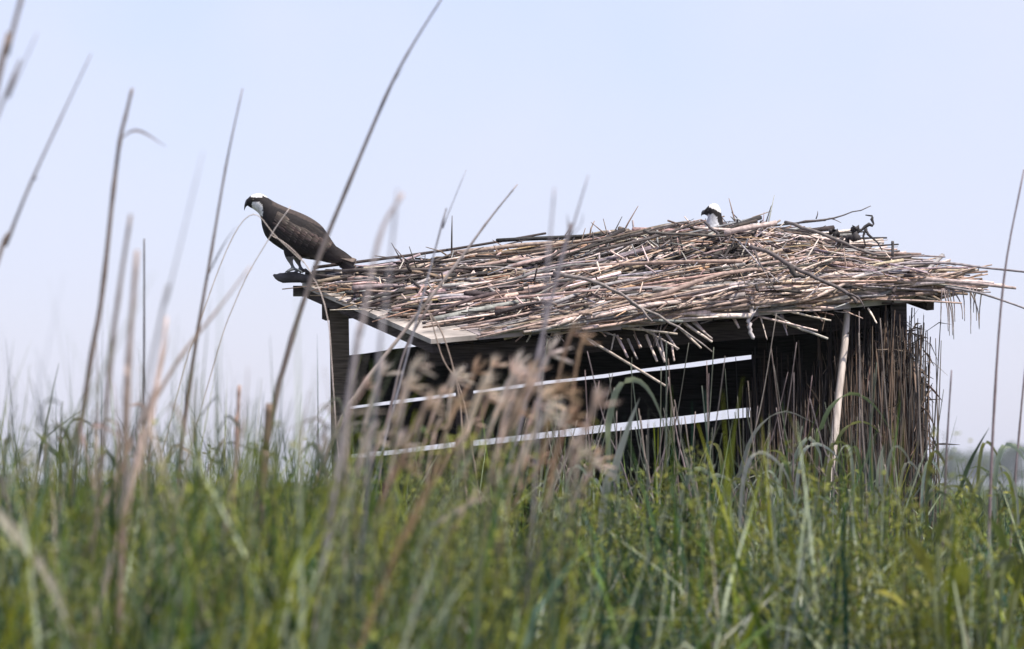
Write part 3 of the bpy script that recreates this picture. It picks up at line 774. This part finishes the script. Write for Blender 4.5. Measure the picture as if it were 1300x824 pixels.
# plainer stems: each label is put together from how and where that stem shows
ORD = ['', 'second ', 'third ', 'fourth ', 'fifth ', 'sixth ', 'seventh ', 'eighth ']
def tone(c):
    b = sum(c) / 3
    if c[1] >= c[0]: return 'green' if b < .13 else 'pale green'
    return 'dark' if b < .15 else ('brown' if b < .24 else ('tan' if b < .36 else 'pale straw'))
LM_L = [(35, 'at the far left edge'), (90, 'left of the feathered tall reed'), (150, 'at the feathered tall reed'), (205, 'in the left reed group'), (270, 'left of the split-tipped reed'), (325, 'below the perched osprey'), (375, 'beside the snapped reed stump'), (425, 'left of the blind rear post'), (999, 'before the blind rear post')]
LM_B = [(740, 'below the nodding seed heads'), (800, 'before the left of the wall gaps'), (860, 'below the fanned stub ends'), (915, 'before the middle of the wall gaps'), (965, 'at the right end of the wall gaps'), (1020, 'left of the pale pole'), (1075, 'at the pale pole'), (1130, 'right of the pale pole'), (1200, 'by the reed screen'), (1260, 'between blind and right-edge reed'), (1999, 'at the right edge')]
LM_P = [(545, 'below the tan crossing reed'), (590, 'below the bare roof corner'), (630, 'before the blind front post'), (665, 'at the middle of the tan cluster'), (705, 'right of the cluster middle'), (999, 'at the right end of the cluster')]
def where(lm, px):
    for a, b in lm:
        if px < a: return b
def leaning(dx): return 'leaning left' if dx < -6 else ('leaning right' if dx > 6 else 'upright')
seen_labels = {}
def unique(fmt):
    """the same description again gets its place counted from the left"""
    n = seen_labels.get(fmt, 0); seen_labels[fmt] = n + 1
    return fmt if n == 0 else fmt + ', ' + ORD[min(n, 7)].strip()
todo = []
for k in range(52):
    px = R.choice([R.uniform(-10, 420), R.uniform(-10, 230), R.uniform(380, 470)]); y = -R.uniform(6, 13.5); top = R.uniform(430, 575); dx = R.gauss(6, 20)
    todo.append((px + dx, px, y, top, dx, R.uniform(2.2, 5.5), jit(R.choice([(.17, .15, .13), (.26, .2, .17), (.09, .10, .07), (.40, .31, .25)]), .2)))
for (tx, px, y, top, dx, wp, c) in sorted(todo):
    lb = unique('%s %s dry stalk, %s, %s' % ('tall' if top < 500 else 'short', tone(c), leaning(dx), where(LM_L, tx)))
    cv = R.uniform(-.25, .25) * (620 - top)
    lf = ()
    if R.random() < .6: t_ = R.uniform(.3, .7); bx, by = px + dx * t_, 620 - (620 - top) * t_; sg = R.choice([-1, 1]); lf = (([(bx, by), (bx + sg * R.uniform(8, 20), by - R.uniform(15, 40)), (bx + sg * R.uniform(25, 60), by - R.uniform(-10, 50))], R.uniform(4, 8), c),)
    reed([(px, 620), (px + dx * .35 + cv * .2, 620 - (620 - top) * .4), (px + dx * .7 + cv * .15, 620 - (620 - top) * .75), (px + dx, top)], y, wp, lb, 'dry stalks left of the blind', col=c, leaves=lf, name='dry_reed', cat='reed', taper=.85)
todo = []
for k in range(96):
    px = R.uniform(690, 1185) if R.random() < .55 else R.uniform(640, 965); y = -R.uniform(1.2, 4.0); top = R.uniform(395, 570) if px > 930 else R.uniform(425, 570); dx = R.gauss(0, 14)
    todo.append((px + dx, px, y, top, dx, R.uniform(1.5, 3.2), jit(R.choice([(.14, .115, .10), (.22, .18, .155), (.08, .09, .065)]), .25)))
for (tx, px, y, top, dx, wp, c) in sorted(todo):
    lb = unique('%s thin %s reed, %s, %s' % ('tall' if top < 480 else 'short', tone(c), leaning(dx), where(LM_B, tx)))
    reed([(px - dx, 640), (px + dx * .2, (640 + top) / 2), (px + dx, top)], y, wp, lb, 'dead reeds before the blind', col=c, name='dead_reed', cat='reed', taper=.5)

# nodding tan seed heads in the foreground
PL = [(520, 470), (534, 520), (508, 500), (650, 470), (668, 480), (690, 455), (640, 510), (655, 530), (675, 520), (700, 500), (715, 540), (605, 500), (620, 470), (590, 540), (572, 520), (735, 440), (720, 430)]
for k in range(26): PL.append((R.uniform(440, 770), R.uniform(470, 600)))
for (px, py) in sorted(PL):
    y = -R.uniform(9.5, 13.5); l = R.uniform(60, 130); sl = R.uniform(.1, .55); c = jit(R.choice([(.68, .52, .39), (.76, .62, .50), (.56, .39, .26), (.78, .66, .56)]), .15)
    b = (px - l * sl, py + l)
    stem = [(b[0] - 30 * sl, 720), (b[0] - 12 * sl, (720 + b[1]) / 2), b]
    k = R.uniform(0, .35)
    hd = [b, (px - l * sl * .45, py + l * .45), (px + 2 * k, py + 8), (px + 14 * k + 3, py - 4), (px + 30 * k + 5, py - 6 + 14 * k)]
    lb = unique('%s %s tan seed head, %s' % ('high' if py < 495 else 'low', 'pale' if sum(c) > 1.8 else ('brown' if sum(c) < 1.35 else 'pinkish'), where(LM_P, px)))
    reed(stem, y, 3, lb, 'tan seed heads before the blind', col=(.13, .12, .07), head=(hd, R.uniform(11, 20), c), name='foxtail_grass', cat='seed head', taper=.2)
reed([(480, 760), (512, 690), (545, 620), (578, 562)], -13.5, 10, 'broad orange-tan dead leaf slanting in the foreground grass', col=(.42, .27, .14), leaves=(([(500, 720), (530, 650), (558, 595), (582, 558)], 20, (.48, .31, .17)),), name='withered_reed', cat='withered reed')
reed([(-10, 640), (30, 690), (70, 740), (112, 840)], -14.0, 6, 'pale bent dead leaf drooping at the lower left edge', col=(.3, .28, .2), leaves=(([(-12, 640), (30, 690), (62, 735), (100, 830)], 18, (.36, .33, .25)),), name='withered_reed', cat='withered reed')
reed([(560, 700), (600, 640), (650, 590)], -12, 6, 'straw coloured leaf lying flat across the foreground grass', col=(.45, .36, .27), leaves=(([(545, 672), (580, 650), (625, 628)], 12, (.5, .42, .34)),), name='withered_reed', cat='withered reed')

# arching green blades before the blind
def arch(pts, y, wpx, col, label, group=None):
    P = [at(a, b, y - .03 * i) for i, (a, b) in enumerate(pts)]
    sl = (P[0].x - P[1].x) / max(0.05, abs(P[1].z - P[0].z))
    foot = Vector((P[0].x + max(-.3, min(.3, sl * .5)), y, 0.0)); n = 18
    Q = smooth_path([foot] + P, n); mb = MB(); ww = wpx / FPX * (CAM_D + y)
    o = empty('arching_grass', foot); Q = local(o, Q)
    wid = [ww * (0.55 + .45 * min(1, i / 6)) * max(.04, 1 - max(0, (i / (n - 1) - .45) / .55) ** 1.5) for i in range(n)]
    mb.ribbon(Q, wid, col, side=(.75, -.5, .45), fold=.18); mb.build('blade', M['arch'], o)
    tag(o, label, 'grass', group, 'thing')
GRN = (0.105, 0.14, 0.06); PGR = (0.34, 0.37, 0.27); YGR = (0.19, 0.20, 0.065)
arch([(1036, 600), (1041, 548), (1056, 514), (1083, 499), (1112, 517), (1136, 556)], -3, 6, (.15, .19, .08), 'highest arching green blade curved over the foot of the pale pole')
arch([(1052, 620), (1060, 566), (1077, 540), (1101, 537), (1124, 556)], -3, 5, YGR, 'lower arching green blade nested under the highest arch')
arch([(925, 660), (938, 604), (958, 548), (994, 522), (1036, 538)], -3.2, 6, (.24, .24, .2), 'grey-green arching blade left of the pale pole')
arch([(1000, 640), (1006, 590), (1024, 556), (1040, 572), (1044, 600)], -3.2, 7, PGR, 'pale blade bent sharply like a hook below the pale pole')
arch([(1116, 700), (1115, 630), (1117, 590), (1121, 566)], -3.4, 12, PGR, 'short broad pale blade upright right of the pale pole')
arch([(772, 620), (772, 540), (784, 492), (808, 482), (830, 505), (850, 560)], -5.5, 9, (.24, .27, .17), 'blurred arching blade over the lower wall gap')
arch([(760, 680), (778, 600), (796, 545), (812, 505)], -6.0, 12, (.42, .42, .33), 'straight pale leaf slanting below the lower wall gap')
todo = []
for k in range(84):
    px = R.uniform(700, 1300); y = -R.uniform(2.0, 6.0); sg = R.choice([-1, 1, 1]); top = R.uniform(560, 650) if px > 900 else R.uniform(590, 660)
    todo.append((px, y, sg, top, R.uniform(14, 55), R.uniform(3, 6.5), jit(R.choice([GRN, YGR, YGR, PGR, PGR, (.45, .46, .36)]), .25)))  # extra pale picks stand in for highlights on the blades
for (px, y, sg, top, w_, wp, c) in sorted(todo):
    dr = R.uniform(0.2, 1.2)
    pts = [(px, 700), (px + sg * w_ * .15, top + 25), (px + sg * w_ * .5, top), (px + sg * w_, top + 14 * dr + 4), (px + sg * w_ * 1.3, top + 18 + 36 * dr)]
    lb = unique('%s %s blade arching %s, %s' % ('high' if top < 605 else 'low', tone(c), 'left' if sg < 0 else 'right', where(LM_B, px)))
    arch(pts, y, wp, c, lb, 'arching blades along the blind')

# broad-leaved plant, lower right
def broad():
    o = empty('broad_leaved_plant', Vector((at(1235, 800, -10.8).x, -10.8, 0)))
    tag(o, 'yellow-green broad-leaved plant at the lower right corner', 'plant')
    spots = [(1185, 745, -40, -70, 34), (1215, 770, 10, -60, 36), (1250, 760, 45, -55, 34), (1240, 800, -55, -30, 32), (1275, 790, 25, -75, 38), (1200, 815, -45, -45, 36), (1290, 750, 20, -60, 30), (1225, 720, -35, -40, 28),
             (1170, 800, -50, 10, 30), (1260, 725, 30, -20, 28), (1285, 830, 40, -60, 38), (1150, 770, -40, -20, 26), (1235, 850, 20, -70, 40), (1190, 690, 15, -45, 24), (1275, 700, -20, -45, 26)]
    for (px, py, dx, dy, wp) in spots:
        y = -10.8 + R.uniform(-.5, .8); base = at(px, py, y)
        mb = MB(); f = Vector((o.location.x + R.uniform(-.15, .15), y, 0))
        mb.tube(local(o, smooth_path([f, f.lerp(base, .6) + Vector((0, 0, .05)), base], 6)), .005, (.09, .11, .04), 5)
        mb.build('stem', M['leaf'], o)
        L = smooth_path([base, at(px + dx * .5, py + dy * .6, y - .06), at(px + dx, py + dy, y - .12)], 7)
        ww = wp * .6 / FPX * (CAM_D + y); pr = [.25, .8, 1, .95, .75, .42, .03]
        mb = MB(); mb.ribbon(local(o, L), [ww * p for p in pr], jit(R.choice([(.20, .22, .035), (.24, .24, .04), (.11, .14, .04), (.17, .19, .04)]), .2), side=(R.uniform(-.6, .6) + .6, R.uniform(-.8, -.2), R.uniform(-.3, .6)), fold=.2)
        mb.build('leaf', M['leaf'], o)
broad()

# ------------------------------------------------------------------ marsh grass (uncountable)
def np_mesh(name, verts, faces, cols, m, smooth=True):
    me = bpy.data.meshes.new(name); nv, nf = len(verts), len(faces)
    me.vertices.add(nv); me.vertices.foreach_set('co', verts.astype(np.float32).ravel())
    me.loops.add(nf * 4); me.loops.foreach_set('vertex_index', faces.astype(np.int32).ravel())
    me.polygons.add(nf); me.polygons.foreach_set('loop_start', np.arange(0, nf * 4, 4, dtype=np.int32))
    me.polygons.foreach_set('use_smooth', np.full(nf, smooth))
    me.update(calc_edges=True)
    a = me.color_attributes.new('Col', 'FLOAT_COLOR', 'POINT')
    arr = np.ones((nv, 4), np.float32); arr[:, :3] = cols; a.data.foreach_set('color', arr.ravel())
    me.materials.append(m); me.validate()
    return me

def scatter(n, d0, d1, clump=12, spread=0.10, margin=1.3):
    """clumped roots over the marsh ahead of the photographer"""
    nc = max(1, n // clump)
    u = NR.random(nc); d = np.sqrt(d0 ** 2 + u * (d1 ** 2 - d0 ** 2))
    x = (NR.random(nc) - .5) * d * 1300 / FPX * margin
    X = np.repeat(x, clump) + NR.normal(0, spread, nc * clump); D = np.repeat(d, clump) + NR.normal(0, spread, nc * clump)
    ck = np.repeat(np.arange(nc), clump)
    return X, D - CAM_D, ck, nc

def in_blind(x, y):
    px = x / (y + CAM_D) * FPX + 650
    lo = np.interp(px, [428, 590, 1141], [0.15, -0.75, -0.05]); hi = np.interp(px, [428, 965, 1160], [0.35, 1.1, 0.0])
    return (px > 420) & (px < 1165) & (y > lo) & (y < hi)

def blades(n, d0, d1, hmean, hsd, hmax, wmin, wmax, lean, droop, pal, clump=12, spread=.1, keep=None, seg=6, margin=1.3):
    x, y, ck, nc = scatter(n, d0, d1, clump, spread, margin)
    k = ~in_blind(x, y)
    if keep is not None: k &= keep(x, y)
    x, y, ck = x[k], y[k], ck[k]; n = len(x)
    hc = NR.normal(0, hsd * .6, nc)[ck]
    h = np.clip(NR.normal(hmean, hsd, n) + hc, 0.5, hmax)
    pxs = x / (y + CAM_D) * FPX + 650; h = h * np.interp(pxs, [1140, 1200], [1.0, .925])    # shorter growth east of the blind
    an = NR.random(n) * 2 * np.pi; ln = np.abs(NR.normal(0, lean, n)) + .03; dr = np.clip(NR.normal(droop, droop * .6, n), 0, 1.2)
    fa = an + np.pi / 2 + NR.normal(0, .7, n); wd = NR.uniform(wmin, wmax, n)
    t = np.linspace(0, 1, seg)
    T = t[None, :]
    rad = h[:, None] * (ln[:, None] * T ** 1.6 + dr[:, None] * .55 * np.maximum(0, T - .45) ** 1.7 * 2)
    z = h[:, None] * (T - dr[:, None] * .75 * np.maximum(0, T - .55) ** 2 * 2.2)
    cx = x[:, None] + np.cos(an)[:, None] * rad; cy = y[:, None] + np.sin(an)[:, None] * rad
    wp = wd[:, None] * .5 * (np.where(T < .5, .7 + .6 * T, 1.0) * np.clip(1.02 - np.maximum(0, T - .45) / .55, .03, 1) ** .8)
    ox = np.cos(fa)[:, None] * wp; oy = np.sin(fa)[:, None] * wp
    v = np.empty((n, seg, 2, 3)); v[:, :, 0, 0] = cx - ox; v[:, :, 0, 1] = cy - oy; v[:, :, 0, 2] = z
    v[:, :, 1, 0] = cx + ox; v[:, :, 1, 1] = cy + oy; v[:, :, 1, 2] = z + wp * NR.uniform(-.6, .6, n)[:, None]
    b = (np.arange(n) * seg * 2)[:, None] + (np.arange(seg - 1) * 2)[None, :]
    f = np.stack([b, b + 1, b + 3, b + 2], -1).reshape(-1, 4)
    pal = np.array(pal); pc = NR.integers(0, len(pal), nc)[ck]; pi = np.where(NR.random(n) < .6, pc, NR.integers(0, len(pal), n))
    c = pal[pi] * NR.uniform(.6, 1.4, (n, 1)); c = np.repeat(c, seg * 2, 0)
    return v.reshape(-1, 3), f, c

def joined(name, sets, m, label, cat):
    V_, F_, C_ = [], [], []; o = 0
    for v, f, c in sets: V_.append(v); F_.append(f + o); C_.append(c); o += len(v)
    ob = link(name, np_mesh(name, np.concatenate(V_), np.concatenate(F_), np.concatenate(C_), m))
    tag(ob, label, cat, kind='stuff')

GP = [(.04, .09, .018), (.09, .145, .016), (.16, .19, .014), (.010, .030, .016), (.23, .24, .02), (.018, .055, .034), (.30, .34, .22)]
def near_edge(x, y):             # the grass starts nearer to the photographer on the left than on the right
    d = y + CAM_D; px = x / d * FPX + 650
    return d > np.interp(px, [0, 500, 950, 1300], [9.2, 9.8, 13.5, 13.0])
joined('marsh_grass', [
    blades(13000, 9, 23.5, 1.49, .15, 1.78, .009, .020, .10, .40, GP, 11, .08, keep=near_edge, margin=1.75),
    blades(4000, 8.6, 16, 1.38, .17, 1.66, .014, .028, .18, .75, GP, 8, .07, keep=near_edge),
    blades(6800, 15, 24.5, 1.52, .11, 1.78, .009, .020, .14, .85, GP + [(.2, .22, .15), (.28, .30, .22)], 10, .09),
    blades(5600, 9.5, 20, 1.68, .13, 2.02, .005, .012, .09, .30, GP, 7, .15, keep=lambda x, y: (x < -.028 * (y + CAM_D)) & near_edge(x, y)),
    blades(2600, 8.3, 11.5, 1.34, .10, 1.54, .008, .018, .14, .6, GP, 9, .07, keep=lambda x, y: x < .01 * (y + CAM_D)),
    blades(36000, 24, 60, 1.48, .11, 1.75, .007, .014, .12, .4, GP, 12, .15, seg=5, margin=2.2),
    blades(30000, 60, 220, 1.4, .12, 1.7, .02, .06, .12, .4, GP, 12, .5, seg=4, margin=2.4),
], M['blade'], 'dense tall green marsh grass filling the foreground and spreading behind the blind', 'grass')
joined('dry_and_highlight_grass', [
    blades(2200, 8.6, 23, 1.33, .12, 1.6, .005, .013, .14, .6, [(.42, .34, .26), (.33, .25, .18), (.5, .43, .36)], 5, .15, keep=near_edge),
    blades(650, 10, 23, 1.38, .10, 1.6, .008, .018, .16, .9, [(.42, .43, .36), (.5, .5, .44)], 3, .15, keep=near_edge),
    blades(260, 10, 19, 1.70, .12, 1.95, .006, .012, .16, .9, [(.42, .33, .25), (.3, .25, .19), (.2, .2, .13)], 3, .15, keep=lambda x, y: (x < -.03 * (y + CAM_D)) & near_edge(x, y)),
    blades(520, 9.2, 15, 1.36, .12, 1.56, .012, .024, .2, 1.0, [(.34, .38, .28), (.45, .45, .36), (.28, .33, .24)], 3, .12, keep=near_edge),  # pale blades whose colour stands in for glossy leaf highlights
], M['dry'], 'scattered straw-coloured dry grass, with pale blades for leaf highlights, mixed through the green grass', 'grass')

# leafy marsh herbs (fine yellow-green foliage)
def herbs():
    rng = np.random.default_rng(3); V_, F_, C_ = [], [], []
    def one(x, y, h, nl, pal, ls):
        vv = []; cc = []
        lx, ly = rng.normal(0, .06, 2)
        for k in range(nl):
            t = rng.random() ** .6; z = h * (.45 + .55 * t); cx = x + lx * t + rng.normal(0, .018); cy = y + ly * t + rng.normal(0, .018)
            an = rng.random() * 6.283; el = rng.uniform(-.3, .9); l = ls * rng.uniform(.7, 1.3); wd = l * .18
            d = np.array([math.cos(an) * math.cos(el), math.sin(an) * math.cos(el), math.sin(el)]); s = np.array([-math.sin(an), math.cos(an), rng.normal(0, .4)])
            p = np.array([cx, cy, z])
            vv += [p, p + d * l * .5 - s * wd, p + d * l, p + d * l * .5 + s * wd]; c = np.array(pal[rng.integers(len(pal))]) * rng.uniform(.75, 1.3); cc += [c] * 4
        # stem
        p0 = np.array([x, y, 0]); p1 = np.array([x + lx, y + ly, h])
        vv += [p0 + (-.003, 0, 0), p0 + (.003, 0, 0), p1 + (.001, 0, 0), p1 + (-.001, 0, 0)]; cc += [np.array([.09, .09, .04])] * 4
        return vv, cc
    pal = [(.17, .185, .032), (.12, .15, .03), (.20, .21, .04), (.085, .12, .04), (.23, .22, .045)]
    X, Y, ck, nc = scatter(900, 9.2, 19, 5, .07)
    for x, y in zip(X, Y):
        d = y + CAM_D; px = x / d * FPX + 650
        if not near_edge(x, y): continue
        h = rng.normal(1.41, .12) - (0.06 if px > 900 else 0)
        vv, cc = one(x, y, min(h, 1.62), 75, pal, .026); V_ += vv; C_ += cc
    V = np.array(V_); n = len(V) // 4
    ob = link('marsh_herbs', np_mesh('marsh_herbs', V, np.arange(n * 4).reshape(-1, 4), np.array(C_), M['leaf'], False))
    tag(ob, 'fine-leaved yellow-green marsh herbs growing through the foreground grass', 'herbs', kind='stuff')
herbs()

# ------------------------------------------------------------------ far trees on the right horizon
def tree(px, d, hgt, wid, label):
    x = (px - 650) / FPX * d; o = empty('tree', (x, d - CAM_D, 0)); mb = MB()
    mb.tube([(0, 0, 0), (.05, 0, hgt * .3), (0, .1, hgt * .55), (.1, 0, hgt * .8)], [.28, .22, .15, .05], (.12, .09, .07), 8)
    for k in range(6):
        a = R.uniform(0, 6.28); z = hgt * R.uniform(.25, .5); mb.tube([(0, 0, z), (math.cos(a) * wid * .2, math.sin(a) * wid * .2, z + hgt * .15), (math.cos(a) * wid * .38, math.sin(a) * wid * .38, z + hgt * .25)], [.1, .07, .03], (.12, .09, .07), 5)
    mb.build('trunk', M['bark'], o)
    cm = MB(); cl = [(R.gauss(0, wid * .22), R.gauss(0, wid * .22), hgt * R.uniform(.2, .88), R.uniform(.18, .3) * wid) for _ in range(22)]
    for (cx, cy, cz, cr) in cl:
        for k in range(110):
            v = Vector((R.gauss(0, 1), R.gauss(0, 1), R.gauss(0, 1))).normalized() * cr * R.random() ** .4; v.z *= .75
            p = Vector((cx, cy, cz)) + v; p.z = max(.2, p.z); s = R.uniform(.15, .36)
            a = Vector((R.gauss(0, 1), R.gauss(0, 1), R.gauss(0, 1))).normalized() * s; b = a.orthogonal().normalized() * s * .6
            cm.add([p - a, p - b, p + a, p + b], [(0, 1, 2, 3)], jit((.055, .08, .035), .3))
    cm.build('crown', M['crown'], o, False)
    tag(o, label, 'tree')
for (px, d, h, wd, lb) in [(1290, 1100, 9.0, 9.4, 'hazy rounded tree on the horizon at the right edge'), (1238, 1150, 7.6, 9.0, 'hazy low tree between the right-edge reed and the pointed green leaf'), (1208, 1200, 8.2, 9.6, 'hazy low tree on the horizon just right of the blind'),
        (1262, 1250, 7.4, 10, 'farthest hazy tree low in the dip of the right horizon'), (1335, 1120, 9.4, 9.6, 'hazy tree just past the right edge')]:
    tree(px, d, h, wd, lb)

# ------------------------------------------------------------------ haze: one closed box of even air
def haze():
    mb = MB(); mb.box((-2500, -55, -1.2), (5000, 0, 0), (0, 3000, 0), (0, 0, 13.5), (1, 1, 1))
    m = bpy.data.materials.new('haze_air'); m.use_nodes = True; t = m.node_tree; t.nodes.clear()
    out = t.nodes.new('ShaderNodeOutputMaterial'); pv = t.nodes.new('ShaderNodeVolumePrincipled')
    pv.inputs['Color'].default_value = (0.90, 0.94, 1.0, 1); pv.inputs['Density'].default_value = 0.00022; pv.inputs['Anisotropy'].default_value = 0.2
    t.links.new(pv.outputs[0], out.inputs['Volume'])
    o = mb.build('haze', m, None, False); tag(o, 'thin bluish haze over the marsh', 'haze', kind='stuff')
haze()
